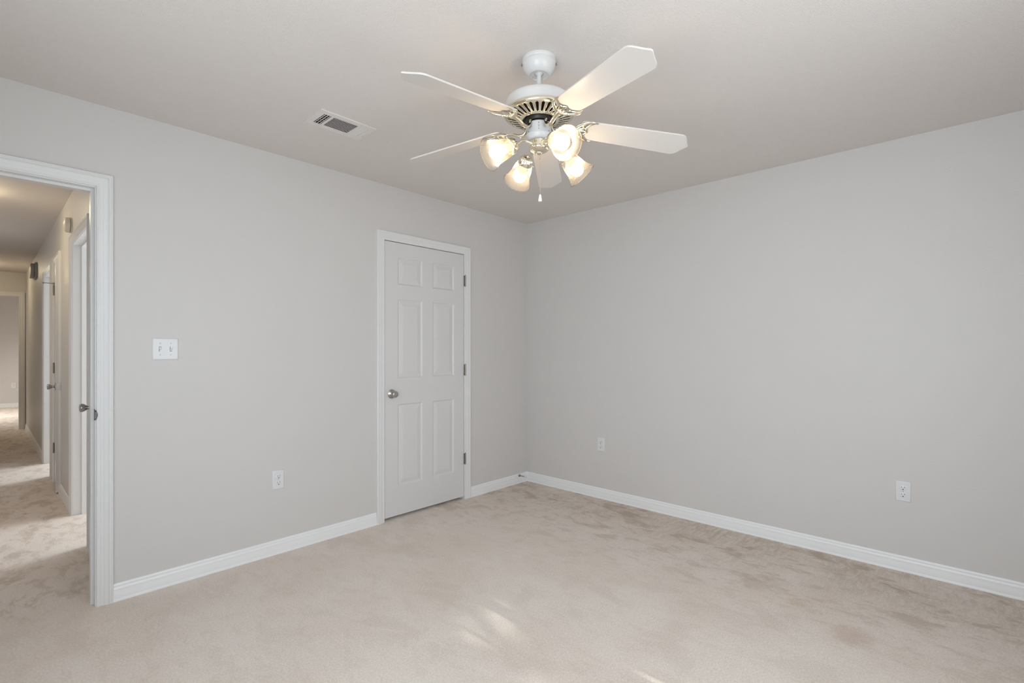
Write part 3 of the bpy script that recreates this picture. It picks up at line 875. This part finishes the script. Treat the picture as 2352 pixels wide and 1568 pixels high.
for i in range(10):
    y = -0.719 + 0.127 * (i + 0.5) / 10
    slat(m, (-2.2435, y + 0.003, zf + 0.0020), 0.135, 'x', 0.0066, math.radians(18), 0.0006)
m.build('louver', MAT['vent'], vt)
m = MB()
for i in range(3):
    x = -2.364 + 0.039 * (i + 0.62) / 3
    slat(m, (x, -0.6555, zf + 0.0018), 0.127, 'y', 0.0042, math.radians(15), 0.0006)
for j in range(1, 5): m.box(-2.364, -2.325, -0.719 + 0.127 * j / 5 - 0.0007, -0.719 + 0.127 * j / 5 + 0.0007, zf + 0.0036, zf + 0.0041)
m.build('louver', MAT['vent'], vt)
m = MB()
for i in range(3):
    x = -2.160 + 0.042 * (i + 0.45) / 3
    slat(m, (x, -0.6555, zf + 0.0022), 0.127, 'y', 0.0128, math.radians(-13), 0.0006)
m.build('louver', MAT['vent'], vt)
m = MB(); m.box(-2.108, -2.104, -0.672, -0.650, zf - 0.0015, zf); m.box(-2.107, -2.105, -0.664, -0.658, zf - 0.010, zf - 0.0015)
m.build('lever', MAT['plastic'], vt)
for x, y in ((-2.383, -0.612), (-2.0985, -0.622)):
    MB().lathe([(0.0036, 0), (0.0036, 0.001), (0.002, 0.0018)], (x, y, zf), (0, 0, -1), 12).build('screw', MAT['screw'], vt)

# ------------------------------------------------------------------ switch and outlets
def plate_mesh(m, P, w, h, t=0.0055, bev=0.007):
    """bevelled cover plate; P(u, z, d) d = projection from the wall"""
    b = m.bm
    rings = []
    for ins, d in ((0, 0), (0, 0.0012), (bev * 0.35, t * 0.75), (bev * 0.8, t), (bev, t)):
        rings.append([b.verts.new(P(*q, d)) for q in ((-w / 2 + ins, -h / 2 + ins), (w / 2 - ins, -h / 2 + ins), (w / 2 - ins, h / 2 - ins), (-w / 2 + ins, h / 2 - ins))])
    for i in range(len(rings) - 1):
        for k in range(4): b.faces.new((rings[i][k], rings[i][(k + 1) % 4], rings[i + 1][(k + 1) % 4], rings[i + 1][k]))
    b.faces.new(rings[-1]); b.faces.new(rings[0][::-1])
def pbox(m, P, u0, u1, z0, z1, d0, d1, zt0=0, zt1=0):
    b = m.bm
    v = [b.verts.new(P(*q)) for q in ((u0, z0, d0), (u1, z0, d0), (u1, z1, d0), (u0, z1, d0), (u0, z0 + zt0, d1), (u1, z0 + zt0, d1), (u1, z1 + zt1, d1), (u0, z1 + zt1, d1))]
    for q in ((3, 2, 1, 0), (4, 5, 6, 7), (0, 1, 5, 4), (1, 2, 6, 5), (2, 3, 7, 6), (3, 0, 4, 7)): b.faces.new([v[i] for i in q])
def screw_on(P, u, z, d, root, nrm):
    p = Vector(P(u, z, d))
    MB().lathe([(0.0034, 0), (0.0034, 0.0006), (0.0022, 0.0012)], p, nrm, 12).build('screw', MAT['screw'], root)

SWC = (-2.8845, 0.0, 1.250)
PS = lambda u, z, d: (SWC[0] + u, -d, SWC[2] + z)
sw = thing('light_switch', (SWC[0], 0, SWC[2] - 0.057), 'white double toggle light switch on the grey wall beside the open doorway', 'light switch')
m = MB(); plate_mesh(m, PS, 0.116, 0.114); m.build('switch_plate', MAT['plastic'], sw)
for u, up in ((-0.0235, -1), (0.0235, 1)):
    m = MB()
    pbox(m, PS, u - 0.0052, u + 0.0052, -0.012, 0.012, 0.0050, 0.0057)
    tg = m.build('toggle_slot', MAT['slot'], sw)
    m = MB()
    pbox(m, PS, u - 0.0042, u + 0.0042, -0.0095, 0.0095, 0.0055, 0.0075)
    pbox(m, PS, u - 0.0038, u + 0.0038, -0.0052 + up * 0.002, 0.0052 + up * 0.002, 0.0073, 0.0165, 0.001 + up * 0.006, -0.001 + up * 0.006)
    m.build('toggle', MAT['plastic'], tg)
    for z in (-0.0302, 0.0302): screw_on(PS, u, z, 0.0053, sw, (0, -1, 0))

def outlet(P, base, nrm, label, w=0.070, h=0.1145):
    root = thing('wall_outlet', base, label, 'outlet', 'duplex wall outlets')
    m = MB(); plate_mesh(m, P, w, h); m.build('cover_plate', MAT['plastic'], root)
    for zc in (0.0195, -0.0195):
        m = MB(); pts = []
        for i in range(40):
            a = 2 * math.pi * i / 40
            pts.append((0.0172 * math.cos(a), max(-0.0142, min(0.0142, 0.0172 * math.sin(a)))))
        b = m.bm
        lo = [b.verts.new(P(u, z + zc, 0.0050)) for u, z in pts]
        mid = [b.verts.new(P(u, z + zc, 0.0075)) for u, z in pts]
        hi = [b.verts.new(P(u * 0.94, z * 0.94 + zc, 0.0080)) for u, z in pts]
        for A, B in ((lo, mid), (mid, hi)):
            for i in range(40): b.faces.new((A[i], A[(i + 1) % 40], B[(i + 1) % 40], B[i]))
        b.faces.new(hi)
        rc = m.build('receptacle', MAT['plastic'], root)
        m = MB()
        # dark outline groove round the receptacle, the two blades and the ground hole
        pbox(m, P, -0.0074, -0.0052, zc + 0.0005, zc + 0.0085, 0.0078, 0.0083)
        pbox(m, P, 0.0052, 0.0072, zc + 0.0012, zc + 0.0078, 0.0078, 0.0083)
        gp = Vector(P(0, zc - 0.0075, 0.0079))
        m.lathe([(0.0029, 0), (0.0029, 0.0005)], gp, nrm, 14)
        m.build('slots', MAT['slot'], rc)['label'] = 'dark plug slots'
    screw_on(P, 0, 0, 0.0053, root, nrm)
    return root
outlet(lambda u, z, d: (-2.3065 + u, -d, 0.4515 + z), (-2.3065, 0, 0.394), (0, -1, 0), 'white outlet low on the left wall between the hall doorway and closet door')
outlet(lambda u, z, d: (-d, -0.8265 + u, 0.4515 + z), (0, -0.8265, 0.394), (-1, 0, 0), 'white outlet on the right wall, the one nearer the room corner')
outlet(lambda u, z, d: (-d, -2.8215 + u, 0.4495 + z), (0, -2.8215, 0.392), (-1, 0, 0), 'white outlet on the right wall, the one far from the room corner')
outlet(lambda u, z, d: (-3.085 + u, 12.1 - d, 0.465 + z), (-3.085, 12.1, 0.408), (0, -1, 0), 'small outlet on the back wall of the bright room beyond the hall', 0.075, 0.12)

# ------------------------------------------------------------------ rigid door stop on the baseboard by the corner
ds = thing('door_stop', (-0.118, -0.012, 0.071), 'small brass door stop with white tip on the baseboard by the room corner', 'door stop')
bpos = Vector((-0.118, -0.0095, 0.071)); dd = Vector((0.10, -1, -0.03)).normalized()
MB().lathe([(0.0125, 0), (0.0125, 0.002), (0.0095, 0.006), (0.006, 0.0085)], bpos, dd, 20).build('base', MAT['hinge'], ds)
MB().lathe([(0.0038, 0.006), (0.0042, 0.020), (0.0036, 0.050), (0.0036, 0.066)], bpos, dd, 14).build('rod', MAT['hinge'], ds)
MB().lathe([(0.006, 0.062), (0.0085, 0.064), (0.0085, 0.078), (0.006, 0.082)], bpos, dd, 16).build('rubber_tip', MAT['rubber'], ds)['label'] = 'white rubber tip'

# ------------------------------------------------------------------ hall fittings
al = thing('smoke_alarm', (HX, 1.88, 2.134), 'cream smoke alarm high on the hall wall above the first doorway', 'smoke alarm')
MB().lathe([(0.058, 0.0), (0.058, 0.010), (0.055, 0.0105)], (HX, 1.89, 2.188), (-1, 0, 0), 48).build('base', MAT['ivory'], al)
MB().lathe([(0.052, 0.010), (0.052, 0.014)], (HX, 1.89, 2.188), (-1, 0, 0), 48).build('vent_band', MAT['slot'], al)
MB().lathe([(0.057, 0.0135), (0.057, 0.030), (0.054, 0.039), (0.045, 0.045), (0.020, 0.0485), (0.018, 0.050), (0.0, 0.050)], (HX, 1.89, 2.188), (-1, 0, 0), 48).build('cover', MAT['ivory'], al)

chm = thing('door_chime', (HX, 5.5, 2.13), 'grey door chime box high on the far part of the hall wall', 'door chime')
MB().box(HX - 0.022, HX, 5.36, 5.64, 2.13, 2.325, 0.004).build('back_box', MAT['grey_plastic'], chm)
MB().box(HX - 0.060, HX - 0.022, 5.38, 5.62, 2.145, 2.312, 0.008).build('cover', MAT['grey_plastic'], chm)

for i, (x, y, lb) in enumerate(((-3.66, 2.27, 'lit dome lamp on the hall ceiling nearer the bedroom'), (-3.66, 6.78, 'lit dome lamp on the hall ceiling at the far end'))):
    r = thing('hall_lamp', (x, y, H), lb, 'ceiling lamp', 'hall ceiling lamps')
    MB().lathe([(0.13, 0), (0.13, 0.02), (0.122, 0.024), (0.0, 0.024)], (x, y, H), (0, 0, -1), 40).build('lamp_base', MAT['brass'], r)
    MB().lathe([(0.120, 0.024), (0.118, 0.040), (0.104, 0.064), (0.078, 0.082), (0.040, 0.092), (0.0, 0.094)], (x, y, H), (0, 0, -1), 40).build('dome', MAT['hall_dome'], r, smooth_all=True)
